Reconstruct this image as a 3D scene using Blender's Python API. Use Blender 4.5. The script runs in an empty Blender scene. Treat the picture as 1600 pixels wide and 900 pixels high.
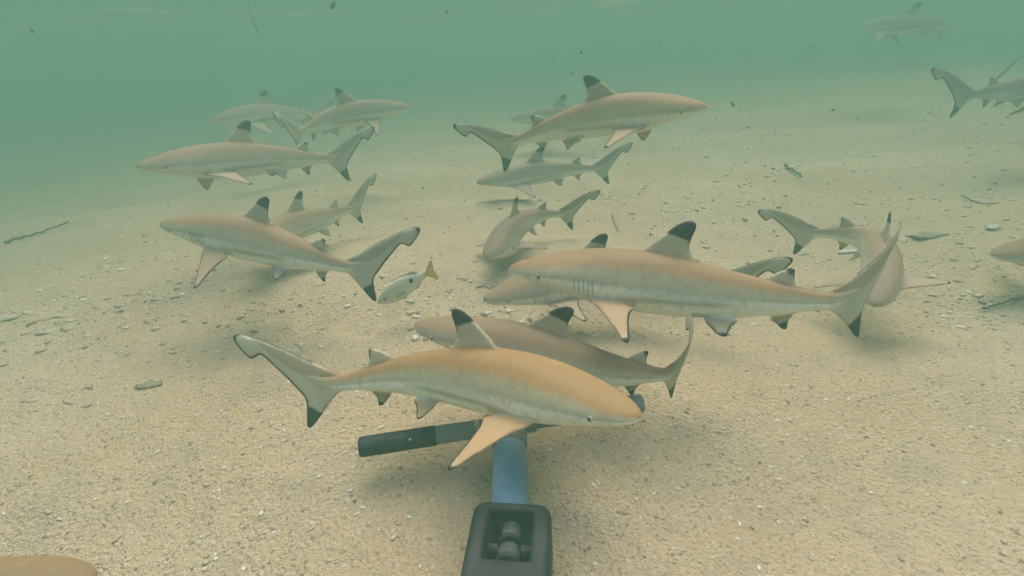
import bpy, bmesh, math, random
import numpy as np
from mathutils import Vector, Matrix
from mathutils.geometry import delaunay_2d_cdt

sc = bpy.context.scene
COL = sc.collection
rng = np.random.default_rng(7)
random.seed(7)

# ------------------------------------------------------------------ camera
CAM_H = 0.5
PITCH, ROLL = math.radians(26.2), math.radians(2.5)
cam_data = bpy.data.cameras.new('camera')
cam_data.sensor_width = 36.0
cam_data.lens = 772.0 / 1600.0 * 36.0
cam_data.clip_start = 0.02
cam_data.clip_end = 200.0
cam = bpy.data.objects.new('camera', cam_data)
COL.objects.link(cam)
fw = Vector((0, math.cos(PITCH), -math.sin(PITCH)))
up0 = Vector((0, math.sin(PITCH), math.cos(PITCH)))
r0 = Vector((1, 0, 0))
rt = r0 * math.cos(ROLL) - up0 * math.sin(ROLL)
up = up0 * math.cos(ROLL) + r0 * math.sin(ROLL)
M = Matrix((rt, up, -fw)).transposed().to_4x4()
M.translation = (0, 0, CAM_H)
cam.matrix_world = M
sc.camera = cam

# ------------------------------------------------------------------ world, sun, exposure
SUN_EL, SUN_AZ = math.radians(67), math.radians(14)      # azimuth from +Y towards +X
world = bpy.data.worlds.new('World')
sc.world = world
world.use_nodes = True
nt = world.node_tree
sky = nt.nodes.new('ShaderNodeTexSky')
sky.sky_type = 'NISHITA'
sky.sun_disc = False
sky.sun_elevation = SUN_EL
sky.sun_rotation = SUN_AZ
bg = nt.nodes['Background']
bg.inputs['Strength'].default_value = 0.15
nt.links.new(sky.outputs['Color'], bg.inputs['Color'])

sun_data = bpy.data.lights.new('sun', 'SUN')
sun_data.energy = 1.3
sun_data.angle = math.radians(55)
sun_data.color = (1.0, 0.91, 0.74)
sun = bpy.data.objects.new('sun', sun_data)
COL.objects.link(sun)
sd = Vector((math.sin(SUN_AZ) * math.cos(SUN_EL), math.cos(SUN_AZ) * math.cos(SUN_EL), math.sin(SUN_EL)))
sun.rotation_euler = sd.to_track_quat('Z', 'Y').to_euler()

sc.view_settings.view_transform = 'Standard'
sc.view_settings.look = 'None'
sc.view_settings.gamma = 1.0
sc.view_settings.use_curve_mapping = False
sc.view_settings.exposure = 2.03
sc.render.engine = 'CYCLES'
cy = sc.cycles
cy.use_denoising = True
cy.max_bounces = 7
cy.diffuse_bounces = 4
cy.glossy_bounces = 3
cy.transmission_bounces = 2
cy.volume_bounces = 1
cy.transparent_max_bounces = 6
cy.sample_clamp_indirect = 4.0
cy.use_adaptive_sampling = True
cy.adaptive_threshold = 0.02

# ------------------------------------------------------------------ helpers
def tag(o, label=None, cat=None, group=None, kind=None):
    if label: o['label'] = label
    if cat: o['category'] = cat
    if group: o['group'] = group
    if kind: o['kind'] = kind
    return o

def link(name, me, mat=None, parent=None, smooth=True):
    o = bpy.data.objects.new(name, me)
    COL.objects.link(o)
    if mat is not None and not me.materials:
        me.materials.append(mat)
    if smooth and len(me.polygons):
        me.polygons.foreach_set('use_smooth', np.ones(len(me.polygons), bool))
    if parent: o.parent = parent
    return o

def mesh_py(name, V, Fs):
    me = bpy.data.meshes.new(name)
    me.from_pydata([tuple(map(float, v)) for v in V], [], [tuple(map(int, f)) for f in Fs])
    me.update()
    return me

def attr_f(me, name, vals):
    a = me.attributes.new(name, 'FLOAT', 'POINT')
    a.data.foreach_set('value', np.asarray(vals, np.float32).ravel())

def attr_v(me, name, vals):
    a = me.attributes.new(name, 'FLOAT_VECTOR', 'POINT')
    a.data.foreach_set('vector', np.asarray(vals, np.float32).ravel())

def ss(a, b, x):
    t = np.clip((np.asarray(x, float) - a) / (b - a), 0, 1)
    return t * t * (3 - 2 * t)

# value noise on numpy arrays
_perm = rng.random((256, 256))
def vnoise(x, y):
    xi = np.floor(x).astype(int); yi = np.floor(y).astype(int)
    fx = x - xi; fy = y - yi
    fx = fx * fx * (3 - 2 * fx); fy = fy * fy * (3 - 2 * fy)
    g = lambda a, b: _perm[a & 255, b & 255]
    return (g(xi, yi) * (1 - fx) + g(xi + 1, yi) * fx) * (1 - fy) + (g(xi, yi + 1) * (1 - fx) + g(xi + 1, yi + 1) * fx) * fy - 0.5

def ground_z(x, y):
    x = np.asarray(x, float); y = np.asarray(y, float)
    z = -0.12 * ss(1.6, 5.0, y - 0.5 * x) + 0.16 * ss(0.9, 4.5, x + 0.15 * y - 0.15) - 0.16 * ss(0.5, 4.0, -x)
    near = 1.0 - 0.85 * np.exp(-((x / 0.4) ** 2 + ((y - 0.45) / 0.25) ** 2))
    z = z + near * (0.045 * vnoise(x * 1.3 + 3, y * 2.1 + x * 0.5 + 7) + 0.028 * vnoise(x * 2.9 + 1, y * 4.6 + 2))
    z = z + 0.010 * vnoise(x * 7 + 11, y * 11 + 5) + 0.0035 * vnoise(x * 31, y * 37) + 0.002 * vnoise(x * 80, y * 85)
    z = z - 0.045 * np.exp(-((x + 0.60) / 0.24) ** 2 - ((y - 0.29) / 0.16) ** 2)
    z = z + near * 0.012 * np.sin(y * 9.0 + x * 2.2 + 2.5 * vnoise(x * 1.5, y * 1.5 + 4) * 2) * ss(.45, .9, y) * (1 - ss(2.0, 3.5, y))
    return z - 0.004

# ---- nodes
class NT:
    def __init__(s, name):
        s.mat = bpy.data.materials.new(name); s.mat.use_nodes = True
        s.t = s.mat.node_tree; s.n = s.t.nodes; s.b = s.n['Principled BSDF']
    def add(s, typ, **kw):
        n = s.n.new(typ)
        for k, v in kw.items():
            if isinstance(k, str) and hasattr(n, k): setattr(n, k, v)
        return n
    def L(s, a, b): s.t.links.new(a, b)
    def val(s, sock, v):
        if hasattr(v, 'is_linked') or isinstance(v, bpy.types.NodeSocket): s.L(v, sock)
        else: sock.default_value = v
    def math(s, op, a, b=0.0, c=None, clamp=False):
        n = s.n.new('ShaderNodeMath'); n.operation = op; n.use_clamp = clamp
        s.val(n.inputs[0], a); s.val(n.inputs[1], b)
        if c is not None: s.val(n.inputs[2], c)
        return n.outputs[0]
    def mix(s, fac, a, b):
        n = s.n.new('ShaderNodeMix'); n.data_type = 'RGBA'
        s.val(n.inputs[0], fac)
        for i, v in ((6, a), (7, b)):
            if isinstance(v, tuple): v = tuple(v) + (1,) if len(v) == 3 else v
            s.val(n.inputs[i], v)
        return n.outputs[2]
    def sstep(s, v, a, b):
        n = s.n.new('ShaderNodeMapRange'); n.interpolation_type = 'SMOOTHSTEP'
        s.val(n.inputs[0], v); n.inputs[1].default_value = a; n.inputs[2].default_value = b
        n.inputs[3].default_value = 0; n.inputs[4].default_value = 1
        return n.outputs[0]
    def attr(s, name, kind='GEOMETRY'):
        n = s.n.new('ShaderNodeAttribute'); n.attribute_name = name; n.attribute_type = kind
        return n
    def noise(s, vec, scale, detail=3, rough=0.55):
        n = s.n.new('ShaderNodeTexNoise'); n.inputs['Scale'].default_value = scale
        n.inputs['Detail'].default_value = detail; n.inputs['Roughness'].default_value = rough
        if vec is not None: s.L(vec, n.inputs['Vector'])
        return n.outputs['Fac']
    def bump(s, h, strength, dist, normal=None):
        n = s.n.new('ShaderNodeBump'); n.inputs['Strength'].default_value = strength; n.inputs['Distance'].default_value = dist
        s.L(h, n.inputs['Height'])
        if normal is not None: s.L(normal, n.inputs['Normal'])
        return n.outputs['Normal']
    def done(s, color, rough=0.6, spec=0.15, normal=None):
        s.val(s.b.inputs['Base Color'], tuple(color) + (1,) if isinstance(color, tuple) else color)
        s.val(s.b.inputs['Roughness'], rough)
        s.b.inputs['Specular IOR Level'].default_value = spec
        if normal is not None: s.L(normal, s.b.inputs['Normal'])
        return s.mat

def simple_mat(name, col, col2, scale, rough=0.6, spec=0.2, bump=0.0, dist=0.001, detail=4):
    m = NT(name); tc = m.add('ShaderNodeTexCoord').outputs['Object']
    n = m.noise(tc, scale, detail, 0.6)
    c = m.mix(m.sstep(n, 0.35, 0.68), col, col2)
    return m.done(c, rough, spec, m.bump(n, bump, dist) if bump else None)

# ------------------------------------------------------------------ sand material
def sand_material():
    m = NT('coral_sand')
    tc = m.add('ShaderNodeTexCoord').outputs['Object']
    big = m.noise(tc, 2.2, 4)
    mid = m.noise(tc, 14.0, 4)
    grain = m.noise(tc, 210.0, 3, 0.65)
    fine = m.noise(tc, 520.0, 2, 0.6)
    vor = m.add('ShaderNodeTexVoronoi'); vor.inputs['Scale'].default_value = 150.0
    vor.inputs['Randomness'].default_value = 1.0
    m.L(tc, vor.inputs['Vector'])
    sepc = m.add('ShaderNodeSeparateColor'); m.L(vor.outputs['Color'], sepc.inputs[0])
    base = m.mix(m.sstep(big, 0.3, 0.7), (0.640, 0.462, 0.268), (0.705, 0.535, 0.328))
    base = m.mix(m.math('MULTIPLY', m.sstep(mid, 0.45, 0.75), 0.35), base, (0.400, 0.330, 0.225))
    # darker and paler grains
    dark = m.math('MULTIPLY', m.sstep(grain, 0.55, 0.68), 0.66)
    base = m.mix(dark, base, (0.290, 0.220, 0.140))
    lite = m.math('MULTIPLY', m.sstep(sepc.outputs[0], 0.90, 0.96), m.sstep(vor.outputs['Distance'], 0.55, 0.25))
    base = m.mix(m.math('MULTIPLY', lite, 0.65), base, (0.74, 0.67, 0.52))
    drk = m.math('MULTIPLY', m.sstep(sepc.outputs[1], 0.93, 0.97), m.sstep(vor.outputs['Distance'], 0.5, 0.2))
    base = m.mix(m.math('MULTIPLY', drk, 0.6), base, (0.16, 0.125, 0.09))
    h = m.math('ADD', m.math('MULTIPLY', grain, 1.0), m.math('MULTIPLY', fine, 0.5))
    h = m.math('ADD', h, m.math('MULTIPLY', vor.outputs['Distance'], -0.4))
    return m.done(base, 0.9, 0.08, m.bump(h, 1.0, 0.0090))
SAND = sand_material()

# ------------------------------------------------------------------ seabed sheet
def build_ground():
    n = 560
    u = np.linspace(-1, 1, n)
    k = 5.2
    gx = np.sinh(k * u) / np.sinh(k) * 14.8
    gy = np.sinh(k * u) / np.sinh(k) * 14.8 + 0.7
    X, Y = np.meshgrid(gx, gy)
    Z = ground_z(X, Y)
    V = np.stack([X, Y, Z], -1).reshape(-1, 3)
    i = np.arange(n * n).reshape(n, n)
    q = np.stack([i[:-1, :-1], i[:-1, 1:], i[1:, 1:], i[1:, :-1]], -1).reshape(-1, 4)
    me = bpy.data.meshes.new('ground')
    me.vertices.add(len(V)); me.vertices.foreach_set('co', V.ravel())
    me.loops.add(q.size); me.loops.foreach_set('vertex_index', q.ravel())
    me.polygons.add(len(q)); me.polygons.foreach_set('loop_start', np.arange(0, q.size, 4))
    me.update(calc_edges=True)
    o = link('ground', me, SAND)
    tag(o, 'pale coral sand seabed with gentle humps', None, None, 'structure')
build_ground()

# ------------------------------------------------------------------ water surface seen from below
SURF = 0.70
def build_water():
    m = NT('water_surface')
    n = m.n
    fres = n.new('ShaderNodeFresnel'); fres.inputs['IOR'].default_value = 1.333
    tr = n.new('ShaderNodeBsdfTransparent'); gl = n.new('ShaderNodeBsdfGlossy')
    gl.inputs['Roughness'].default_value = 0.05
    gl.inputs['Color'].default_value = (0.97, 0.98, 0.98, 1)
    mx = n.new('ShaderNodeMixShader')
    m.L(fres.outputs[0], mx.inputs[0]); m.L(tr.outputs[0], mx.inputs[1]); m.L(gl.outputs[0], mx.inputs[2])
    m.L(mx.outputs[0], n['Material Output'].inputs['Surface'])
    k = 260
    g = np.linspace(-15.4, 15.4, k)
    X, Y = np.meshgrid(g, g + 0.7)
    u = np.linspace(-1, 1, k)
    gx = np.sinh(4 * u) / np.sinh(4) * 15.4
    X, Y = np.meshgrid(gx, gx + 0.7)
    Z = SURF + 0.026 * vnoise(X * 1.3 + 9, Y * 1.7 + 4) + 0.030 * vnoise(X * 3.1 + 2, Y * 4.4)
    V = np.stack([X, Y, Z], -1).reshape(-1, 3)
    i = np.arange(k * k).reshape(k, k)
    q = np.stack([i[:-1, :-1], i[:-1, 1:], i[1:, 1:], i[1:, :-1]], -1).reshape(-1, 4)
    me = mesh_py('water', V, q)
    o = link('water', me, m.mat)
    tag(o, 'gently rippled water surface seen from below', None, None, 'structure')
build_water()

# ------------------------------------------------------------------ the murky water itself
def build_haze():
    m = bpy.data.materials.new('murky_water'); m.use_nodes = True
    t = m.node_tree; t.nodes.remove(t.nodes['Principled BSDF'])
    v = t.nodes.new('ShaderNodeVolumePrincipled')
    v.inputs['Color'].default_value = (0.178, 0.360, 0.258, 1)
    v.inputs['Density'].default_value = 0.45
    v.inputs['Anisotropy'].default_value = 0.0
    t.links.new(v.outputs[0], t.nodes['Material Output'].inputs['Volume'])
    bm = bmesh.new()
    bmesh.ops.create_cube(bm, size=1)
    for w in bm.verts:
        w.co = ((w.co.x) * 30.2, 0.7 + w.co.y * 30.2, (SURF - 0.034) if w.co.z > 0 else -1.35)
    me = bpy.data.meshes.new('haze'); bm.to_mesh(me); bm.free()
    o = link('haze', me, m, smooth=False)
    tag(o, 'green murky lagoon water', None, None, 'stuff')
build_haze()

# ------------------------------------------------------------------ shark: rest shape, unit length, snout at x = 0, z up, y+ is its right side
PX = np.array([0, .004, .012, .025, .045, .07, .10, .15, .20, .27, .34, .42, .50, .57, .63, .69, .735, .77, .81, .85])
PT = np.array([.000, .0075, .0135, .0205, .0275, .034, .041, .050, .057, .063, .0645, .060, .0515, .0425, .0345, .0265, .0215, .0185, .0135, .003])
PB = np.array([.000, .0065, .0105, .0155, .0215, .0275, .034, .0435, .052, .060, .0625, .060, .0525, .0435, .0345, .0255, .0205, .0175, .0125, .003])
PW = np.array([.000, .0120, .0215, .0315, .0410, .0480, .0535, .0580, .0590, .0585, .0560, .0510, .0435, .0355, .0275, .0200, .0150, .0110, .0065, .0015])
PT = PT * (1 + .10 * ss(.03, .20, PX) * (1 - ss(.60, .74, PX)))
PB = PB * (1 + .14 * ss(.03, .20, PX) * (1 - ss(.60, .74, PX)))
PW = PW * (1 + .06 * ss(.02, .15, PX) * (1 - ss(.60, .74, PX)))
def pchip(xs, X, Y):
    h = np.diff(X); d = np.diff(Y) / h
    m = np.zeros_like(Y)
    for i in range(1, len(X) - 1):
        if d[i - 1] * d[i] > 0:
            w1 = 2 * h[i] + h[i - 1]; w2 = h[i] + 2 * h[i - 1]
            m[i] = (w1 + w2) / (w1 / d[i - 1] + w2 / d[i])
    m[0] = d[0] * 1.5; m[-1] = d[-1]
    xs = np.clip(xs, X[0], X[-1])
    k = np.clip(np.searchsorted(X, xs) - 1, 0, len(X) - 2)
    t = (xs - X[k]) / h[k]
    return ((1 + 2 * t) * (1 - t) ** 2) * Y[k] + t * (1 - t) ** 2 * h[k] * m[k] + t * t * (3 - 2 * t) * Y[k + 1] + t * t * (t - 1) * h[k] * m[k + 1]
top_p = lambda x: pchip(np.asarray(x, float), PX, PT)
bot_p = lambda x: pchip(np.asarray(x, float), PX, PB)
wid_p = lambda x: pchip(np.asarray(x, float), PX, PW)
def zc_p(x):
    return 4.2 * np.clip(np.asarray(x, float) - .735, 0, None) ** 2 - 0.004 * (1 - ss(0, .12, x))

def crom(pts, closed=False, n=8):
    P = [np.array(p, float) for p in pts]; out = []
    N = len(P)
    for i in range(N - 1):
        p0 = P[max(i - 1, 0)]; p1 = P[i]; p2 = P[i + 1]; p3 = P[min(i + 2, N - 1)]
        for t in np.linspace(0, 1, n, endpoint=False):
            out.append(0.5 * ((2 * p1) + (-p0 + p2) * t + (2 * p0 - 5 * p1 + 4 * p2 - p3) * t * t + (-p0 + 3 * p1 - 3 * p2 + p3) * t ** 3))
    out.append(P[-1])
    return np.array(out)

def resample(P, step):
    d = np.r_[0, np.cumsum(np.linalg.norm(np.diff(P, axis=0), axis=1))]
    n = max(4, int(d[-1] / step))
    s = np.linspace(0, d[-1], n + 1)
    return np.stack([np.interp(s, d, P[:, 0]), np.interp(s, d, P[:, 1])], -1)

# free outlines of the fins: leading edge, tip, trailing edge (plane coordinates)
FIN = {
 # (x, z)
 'd1': [(.292, .050), (.310, .0695), (.338, .092), (.365, .118), (.388, .140), (.404, .1515), (.417, .1565), (.429, .1555), (.4355, .149), (.4355, .138), (.431, .121), (.4285, .106), (.4295, .093), (.436, .081), (.447, .0735), (.462, .0685), (.457, .0605), (.435, .050)],
 'd2': [(.585, .032), (.602, .043), (.620, .0545), (.636, .0650), (.648, .0715), (.658, .0735), (.665, .0705), (.6665, .062), (.667, .052), (.672, .042), (.683, .0345), (.700, .0295), (.692, .0255), (.672, .018)],
 'an': [(.612, -.028), (.626, -.041), (.641, -.054), (.655, -.067), (.664, -.0725), (.671, -.072), (.672, -.064), (.671, -.052), (.677, -.041), (.688, -.033), (.702, -.0275), (.694, -.0235), (.672, -.018)],
 'ca': [(.715, .010), (.735, .0195), (.752, .0290), (.785, .0525), (.830, .0890), (.875, .1240), (.915, .1505), (.943, .1650), (.958, .1700), (.968, .1695), (.9735, .1630), (.9715, .1500), (.9650, .1350), (.9575, .1200), (.9490, .1075), (.9415, .1045), (.9320, .1070), (.9235, .1105), (.9165, .1080), (.908, .0965),
        (.893, .072), (.875, .042), (.858, .010), (.848, -.010), (.8445, -.026), (.848, -.046), (.855, -.070), (.860, -.088), (.858, -.0955), (.851, -.0955), (.836, -.085), (.815, -.066), (.793, -.046), (.770, -.0275), (.750, -.018), (.725, -.010)],
 # (x, span)
 'pe': [(.190, -.030), (.196, .000), (.209, .030), (.231, .066), (.252, .104), (.272, .137), (.287, .158), (.296, .1655), (.304, .164), (.307, .155), (.306, .136), (.305, .112), (.305, .088), (.307, .066), (.312, .046), (.318, .033), (.316, .023), (.304, .013), (.289, .000), (.278, -.030)],
 'pv': [(.460, -.020), (.468, .000), (.483, .017), (.501, .035), (.515, .048), (.526, .0535), (.534, .0525), (.538, .045), (.541, .033), (.547, .022), (.557, .012), (.561, .006), (.552, .000), (.530, -.020)],
}
OUT = {k: resample(crom(v), .0045) for k, v in FIN.items()}
PROOT = np.array([.235, .043, -.038]); PEC0 = 0.5
VROOT = np.array([.50, .024, -.044]); PEL0 = 0.80
FPAR = {  # edge half thickness growth, root extra
 'd1': (.0042, .0050, .066), 'd2': (.0034, .0030, .036), 'an': (.0034, .0030, -.034), 'ca': (.0046, .0, 0), 'pe': (.0050, .0040, 0), 'pv': (.0036, .0025, 0)}

def seg_dist(P, poly):
    A = poly[:-1]; B = poly[1:]; d = np.full(len(P), 9.0)
    for a, b in zip(A, B):
        ab = b - a; t = np.clip(((P - a) @ ab) / (ab @ ab), 0, 1)
        d = np.minimum(d, np.linalg.norm(P - (a + t[:, None] * ab), axis=1))
    return d

def inside(P, poly):
    c = np.zeros(len(P), bool); q = np.roll(poly, -1, axis=0)
    for a, b in zip(poly, q):
        cond = ((a[1] > P[:, 1]) != (b[1] > P[:, 1]))
        with np.errstate(divide='ignore', invalid='ignore'):
            xi = (b[0] - a[0]) * (P[:, 1] - a[1]) / (b[1] - a[1]) + a[0]
        c ^= cond & (P[:, 0] < xi)
    return c

def fin_sheet(key):
    O = OUT[key]
    lo, hi = O.min(0), O.max(0); st = .0062
    gx, gy = np.meshgrid(np.arange(lo[0], hi[0], st), np.arange(lo[1], hi[1], st))
    gx[1::2] += st / 2
    G = np.stack([gx.ravel(), gy.ravel()], -1)
    G = G[inside(G, O)]
    closed = np.vstack([O, O[:1]])
    G = G[seg_dist(G, closed) > .0034]
    P = np.vstack([O, G]); nO = len(O)
    res = delaunay_2d_cdt([Vector(p) for p in P], [(i, (i + 1) % nO) for i in range(nO)], [list(range(nO))], 1, 1e-7)
    V2 = np.array([tuple(v) for v in res[0]]); Fc = [f for f in res[2]]
    d = seg_dist(V2, closed)
    th, ex, zr = FPAR[key]
    if key in ('pe', 'pv'): hgt = V2[:, 1]
    elif key == 'ca': hgt = np.full(len(V2), 1.0)
    else: hgt = np.abs(V2[:, 1]) - abs(zr)
    span = max(hgt.max(), .01)
    tip = 1 - 0.55 * np.clip(hgt / span, 0, 1) if key != 'ca' else np.full(len(V2), .8)
    t = th * tip * (1 - np.exp(-d / .010)) + ex * np.exp(-np.clip(hgt, 0, None) / .010) * np.clip(d / .01, 0, 1)
    t = np.where(d < 1e-5, 0, t + 0.0006)
    return V2, Fc, t

def shark_base():
    # body tube
    xs = np.concatenate([[.0006, .002, .004, .007], np.linspace(.011, .10, 24), np.linspace(.106, .85, 118)])
    seg = 56; ph = np.linspace(0, 2 * math.pi, seg, endpoint=False)
    V = []; Fc = []
    T, B, W, Zc = top_p(xs), bot_p(xs), wid_p(xs), zc_p(xs)
    for x, t, b, w, z in zip(xs, T, B, W, Zc):
        c, s = np.cos(ph), np.sin(ph)
        e = 0.92
        cy_ = np.sign(c) * np.abs(c) ** e
        sz = np.sign(s) * np.abs(s) ** e
        V.append(np.stack([np.full(seg, x), w * cy_, z + np.where(s > 0, t, b) * sz], -1))
    V = np.concatenate(V)
    nr = len(xs)
    for i in range(nr - 1):
        for j in range(seg):
            k = (j + 1) % seg
            Fc.append((i * seg + j, (i + 1) * seg + j, (i + 1) * seg + k, i * seg + k))
    V = np.vstack([V, [[0, 0, zc_p(0)], [.853, 0, zc_p(.853)]]])
    a, b = len(V) - 2, len(V) - 1
    for j in range(seg):
        k = (j + 1) % seg
        Fc.append((a, j, k)); Fc.append((b, (nr - 1) * seg + k, (nr - 1) * seg + j))
    body = bpy.data.objects.new('tmp_body', mesh_py('tmp_body', V, Fc)); COL.objects.link(body)
    # fins
    FV = []; FF = []; off = 0
    def add(key, place):
        nonlocal off
        V2, Fa, t = fin_sheet(key)
        rim = t == 0
        ia = np.arange(len(V2)); 
        ib = np.where(rim, ia, 0); cnt = len(V2)
        for i in np.where(~rim)[0]:
            ib[i] = cnt; cnt += 1
        Vv = np.zeros((cnt, 3)); Vv[:len(V2)] = place(V2, t); Vv[ib[~rim]] = place(V2, -t)[~rim]
        FV.append(Vv)
        for f in Fa:
            FF.append(tuple(int(ia[i]) + off for i in f)); FF.append(tuple(int(ib[i]) + off for i in reversed(f)))
        off += cnt
    med = lambda V2, t: np.stack([V2[:, 0], -t, V2[:, 1]], -1)
    for k in ('d1', 'd2', 'an', 'ca'): add(k, med)
    for key, R, a0 in (('pe', PROOT, PEC0), ('pv', VROOT, PEL0)):
        for s in (1, -1):
            def pl(V2, t, s=s, R=R, a0=a0):
                d = np.array([0, s * math.cos(a0), -math.sin(a0)]); n = np.array([0, s * math.sin(a0), math.cos(a0)])
                r = np.array([0, s * R[1], R[2]])
                return np.stack([V2[:, 0], 0 * t, 0 * t], -1) + r + V2[:, 1:2] * d + (t * 1.0)[:, None] * n
            add(key, pl)
    fins = bpy.data.objects.new('tmp_fins', mesh_py('tmp_fins', np.concatenate(FV), FF)); COL.objects.link(fins)
    for o in (body, fins):
        bm = bmesh.new(); bm.from_mesh(o.data)
        bmesh.ops.recalc_face_normals(bm, faces=bm.faces)
        bm.to_mesh(o.data); bm.free()
    mod = body.modifiers.new('u', 'BOOLEAN'); mod.operation = 'UNION'; mod.solver = 'EXACT'; mod.object = fins
    mod.use_self = False
    dg = bpy.context.evaluated_depsgraph_get()
    me = bpy.data.meshes.new_from_object(body.evaluated_get(dg))
    for o in (body, fins):
        d = o.data; bpy.data.objects.remove(o); bpy.data.meshes.remove(d)
    bm = bmesh.new(); bm.from_mesh(me)
    bmesh.ops.remove_doubles(bm, verts=bm.verts, dist=.0007)
    bmesh.ops.triangulate(bm, faces=[f for f in bm.faces if len(f.verts) > 4])
    # fillet where a fin leaves the body
    bm.verts.ensure_lookup_table()
    co = np.array([v.co[:] for v in bm.verts])
    x = co[:, 0]; w = np.maximum(wid_p(x), 1e-4)
    hz = np.where(co[:, 2] > zc_p(x), top_p(x), bot_p(x)); hz = np.maximum(hz, 1e-4)
    e = (np.abs(co[:, 1]) / w) ** 2 + (np.abs(co[:, 2] - zc_p(x)) / hz) ** 2
    seam = np.zeros(len(co), bool)
    for ed in bm.edges:
        if len(ed.link_faces) == 2 and ed.calc_face_angle(0) > .7:
            for v in ed.verts:
                if e[v.index] < 1.45 and .1 < v.co.x < .74: seam[v.index] = True
    ring = seam.copy()
    for _ in range(1):
        for ed in bm.edges:
            a, b = ed.verts[0].index, ed.verts[1].index
            if seam[a] or seam[b]: ring[a] = ring[b] = True
    sel = [bm.verts[i] for i in np.where(ring)[0]]
    for _ in range(3):
        bmesh.ops.smooth_vert(bm, verts=sel, factor=.45, use_axis_x=True, use_axis_y=True, use_axis_z=True)
    me2 = bpy.data.meshes.new('shark_rest'); bm.to_mesh(me2); bm.free()
    bpy.data.meshes.remove(me)
    return me2

BASE = shark_base()
nV = len(BASE.vertices)
REST = np.zeros(nV * 3, np.float32); BASE.vertices.foreach_get('co', REST); REST = REST.reshape(-1, 3).astype(float)

# pattern fields
def pattern():
    x, y, z = REST.T
    w = np.maximum(wid_p(x), 1e-3); zc = zc_p(x)
    hz = np.maximum(np.where(z > zc, top_p(x), bot_p(x)), 1e-3)
    e = (np.abs(y) / w) ** 2 + (np.abs(z - zc) / hz) ** 2
    hgt = np.clip((z - zc) / hz, -1.3, 1.3)
    fin = np.zeros(nV, int); ed = np.full(nV, .05); bk = np.full(nV, -.05); fm = np.zeros(nV)
    xz = REST[:, [0, 2]]
    def med(key, mask, code):
        O = OUT[key]
        m = mask & (np.abs(y) < .012) & (e > 1.0)
        fin[m] = code
        return m, O
    m, O = med('d1', (z > .03) & (x > .28) & (x < .5), 1)
    k = np.argmax(O[:, 1]); ed[m] = seg_dist(xz[m], O[k:]); bk[m] = z[m] - (.1130 + .25 * (.426 - x[m])); fm[m] = ss(1.0, 1.5, e[m])
    m, O = med('d2', (z > .015) & (x > .58) & (x < .712), 2)
    k = np.argmax(O[:, 1]); ed[m] = seg_dist(xz[m], O[k:]); bk[m] = (.0105 - np.linalg.norm(xz[m] - [.660, .0735], axis=1)) * .8; fm[m] = ss(1, 1.6, e[m])
    m, O = med('an', (z < -.015) & (x > .6) & (x < .712), 3)
    k = np.argmin(O[:, 1]); ed[m] = seg_dist(xz[m], O[k:]); bk[m] = .017 - np.linalg.norm(xz[m] - [.669, -.073], axis=1); fm[m] = ss(1, 1.6, e[m])
    m = x > .735
    O = OUT['ca']; kt = np.argmax(O[:, 0]); kl = np.argmin(O[:, 1])
    ed[m] = np.where(x[m] > .78, seg_dist(xz[m], O[max(kt - 4, 0):kl + 1]), .05)
    ed[m] = np.minimum(ed[m], np.where(x[m] > .80, seg_dist(xz[m], O[:kt]) + .0030, .05))
    d_lo = np.linalg.norm((xz[m] - [.859, -.099]) * [1.0, .85], axis=1)
    d_hi = np.linalg.norm(xz[m] - [.972, .166], axis=1)
    bk[m] = np.maximum(.057 - d_lo, .013 - d_hi); fm[m] = ss(.74, .80, x[m]); fin[m] = 4
    for key, R, a0, code in (('pe', PROOT, PEC0, 5), ('pv', VROOT, PEL0, 6)):
        ya = np.abs(y) - R[1]; za = z - R[2]
        s = ya * math.cos(a0) - za * math.sin(a0); nn = ya * math.sin(a0) + za * math.cos(a0)
        O = OUT[key]
        m = (s > -.004) & (np.abs(nn) < .011) & (e > 1.0) & (x > O[:, 0].min() - .004) & (x < O[:, 0].max() + .004)
        fin[m] = code; fm[m] = ss(.0, .02, s[m])
        P = np.stack([x[m], s[m]], -1); k = np.argmax(O[:, 1])
        ed[m] = seg_dist(P, O[k - 3:]) + .009 * (1 - ss(.015, .06 if key == 'pe' else .035, s[m]))
        tipd = np.linalg.norm(P - O[k], axis=1)
        bk[m] = (.012 if key == 'pe' else .006) - tipd
        if key == 'pe': spec = (s, m, np.sign(y))
        fm[m] = np.where(code == 5, fm[m], fm[m])
    for code in (1, 2, 3):
        m = fin == code
        over = np.abs(z[m] - zc[m]) - hz[m]
        ed[m] += .012 * (1 - ss(.004, .022 if code > 1 else .05, over)) + (.0022 if code > 1 else .0012)
    ed[fin == 6] += .003
    # border between tan back and pale belly, rising ahead of the tail, low on the head
    border = -.10 - .10 * ss(.0, .08, .12 - x) + .0 * x
    dors = hgt - border
    pale = np.exp(-((hgt - (-.12 + .30 * (x - .30))) / .085) ** 2) * ss(.29, .40, x) * ss(.60, .50, x) if False else \
        np.exp(-((hgt - (-.16 + .55 * (x - .30))) / .10) ** 2) * ss(.24, .40, x) * (1 - ss(.52, .64, x))
    streak = np.exp(-((hgt - (-.40 + .50 * (x - .30))) / .11) ** 2) * ss(.24, .36, x) * (1 - ss(.50, .58, x))
    return fin, ed, bk, fm, dors, pale, streak, hgt, spec
FINID, ED, BK, FM, DORS, PALE, STREAK, HGT, PSPEC = pattern()
attr_v(BASE, 'rest', REST); attr_f(BASE, 'edge_dist', ED); attr_f(BASE, 'black', BK); attr_f(BASE, 'fin', FM)
attr_f(BASE, 'dorsal', DORS); attr_f(BASE, 'pale_band', PALE); attr_f(BASE, 'streak', STREAK)
attr_f(BASE, 'pectoral', ((FINID == 5) * FM)); attr_f(BASE, 'pelvic', ((FINID == 6) | (FINID == 3)) * FM)

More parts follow.
